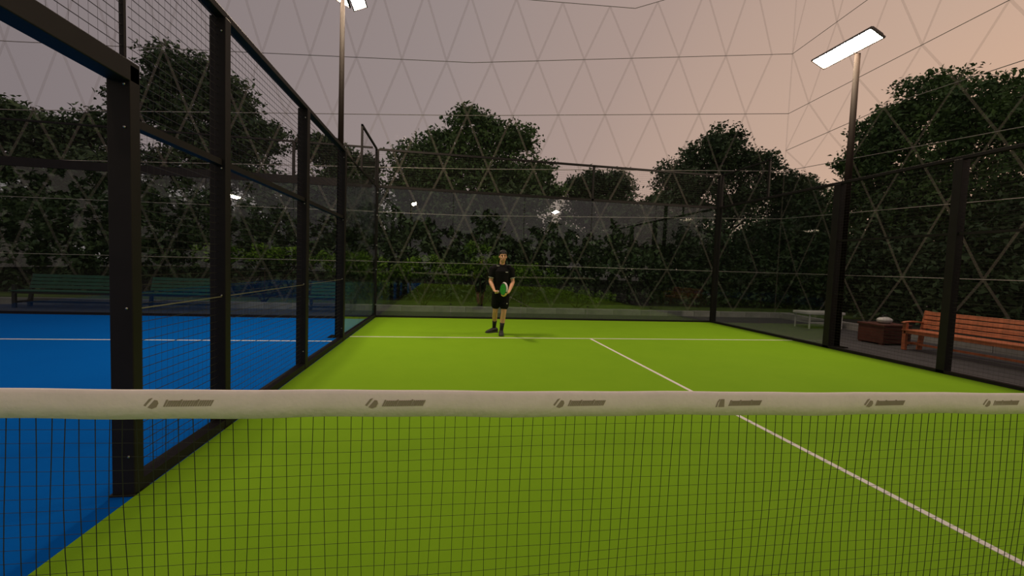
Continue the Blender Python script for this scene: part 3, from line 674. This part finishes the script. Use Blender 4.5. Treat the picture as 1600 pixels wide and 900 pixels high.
# socks and shoes
for kn, an, toe in ((Lkn, Lan, Ltoe), (Rkn, Ran, Rtoe)):
    a, k_ = V(an), V(kn); m_ = a*.42+k_*.58 if False else a*.5+k_*.5
    MB().tube([a-V((0, 0, .03)), a, a*.8+k_*.2, a*.56+k_*.44], [.042, .041, .044, .053], 16).build('sock', M['sock'], pl)
    dirv = (toe-a); dirv.z = 0; dirv.normalize(); side = V((-dirv.y, dirv.x, 0))
    c0 = V((a.x, a.y, 0)); prof = []
    secs = [(-.09, .032, .085), (-.055, .045, .115), (0, .048, .122), (.06, .049, .102), (.12, .053, .078), (.18, .049, .060), (.22, .028, .042)]
    vv, ff, nn = [], [], 12
    for (t_, w_, h_) in secs:
        for q in range(nn):
            an_ = 2*math.pi*q/nn; cx, cz = math.cos(an_), math.sin(an_)
            vv.append(c0+dirv*t_+side*(w_*abs(cx)**.7*math.copysign(1, cx))+V((0, 0, .022+max(0, (h_-.022)/2+(h_-.022)/2*abs(cz)**.8*math.copysign(1, cz)))))
    for i in range(len(secs)-1):
        for q in range(nn): ff.append((i*nn+q, i*nn+(q+1) % nn, (i+1)*nn+(q+1) % nn, (i+1)*nn+q))
    ff += [tuple(reversed(range(nn))), tuple((len(secs)-1)*nn+q for q in range(nn))]
    so_ = MB().add(vv, ff, True).build('shoe', M['shoe'], pl)
    vv, ff = [], []
    for (t_, w_, h_) in secs:
        for s_ in (-1, 1):
            for z_ in (.0, .026): vv.append(c0+dirv*t_*1.02+side*(s_*w_*1.06)+V((0, 0, z_+.001)))
    for i in range(len(secs)-1):
        b_ = i*4; ff += [(b_, b_+2, b_+6, b_+4), (b_+1, b_+5, b_+7, b_+3), (b_, b_+4, b_+5, b_+1), (b_+2, b_+3, b_+7, b_+6)]
    ff += [(0, 1, 3, 2), (24, 26, 27, 25)]
    MB().add(vv, ff).build('sole', M['sole'], so_)
    lc = MB()
    for i in range(4):
        t_ = .03+i*.025; lc.bar(c0+dirv*t_+side*.02+V((0, 0, .103-i*.011)), c0+dirv*t_-side*.02+V((0, 0, .103-i*.011)), .007)
    lc.build('laces', M['sole'], so_)['kind'] = 'stuff'

# ------------------------------------------------------------------ racket
rk = empty('padel_racket', V((PX, PY, 0))+RH, 0, 'padel racket with green face and pale edge held in front of the player', 'racket')
def rloc(a, u, n_): return RA*a+RU*u+RN*n_
NH = 30; ol = []
for i in range(NH):
    t_ = 2*math.pi*i/NH; r_ = 1-.06*math.cos(t_)
    ol.append((.305+.150*math.cos(t_)*1.0, .134*math.sin(t_)*(1-.10*(1-math.cos(t_))*.5)))
def slab(name, mat, outline, n0, n1, parent):
    m = len(outline); v = [rloc(a, u, n0) for a, u in outline]+[rloc(a, u, n1) for a, u in outline]
    return MB().add(v, [tuple(range(m)), tuple(range(2*m-1, m-1, -1))]+[(i, (i+1) % m, m+(i+1) % m, m+i) for i in range(m)]).build(name, mat, parent)
head = slab('head_core', M['rblack'], ol, -.017, .017, rk)
inner = [(.305+(a-.305)*.86, u*.86) for a, u in ol]
for n0, n1 in ((-.0195, -.0172), (.0172, .0195)): slab('face', M['rgreen'], inner, n0, n1, head)
def rim(name, mat, i0, i1):
    mb = MB(); mb.tube([rloc(.305+(ol[i % NH][0]-.305)*1.01, ol[i % NH][1]*1.01, 0) for i in range(i0, i1)], (.011, .019) if False else .019, 8); return mb.build(name, mat, head)
rim('rim', M['trim'], -3, 8); rim('bumper', M['ryellow'], -11, -3); rim('rim', M['rblack'], 8, 19)
hl = MB()
for a, u in [(.305+.035*i, .035*j) for i in range(-2, 3) for j in range(-2, 3) if abs(i)+abs(j) < 4]:
    for n_ in (-.0197, .0197): hl.ball(rloc(a, u, n_), .006, 6, 4)
hl.build('holes', M['rblack'], head)['kind'] = 'stuff'
MB().tube([rloc(-.09, 0, 0), rloc(-.07, 0, 0), rloc(.06, 0, 0), rloc(.11, 0, 0)], [.020, .016, .016, .019], 10).build('handle', M['trim'], rk)
for s_ in (-1, 1): MB().tube([rloc(.09, .0, 0), rloc(.18, s_*.055, 0)], .014, 8).build('throat', M['rblack'], rk)
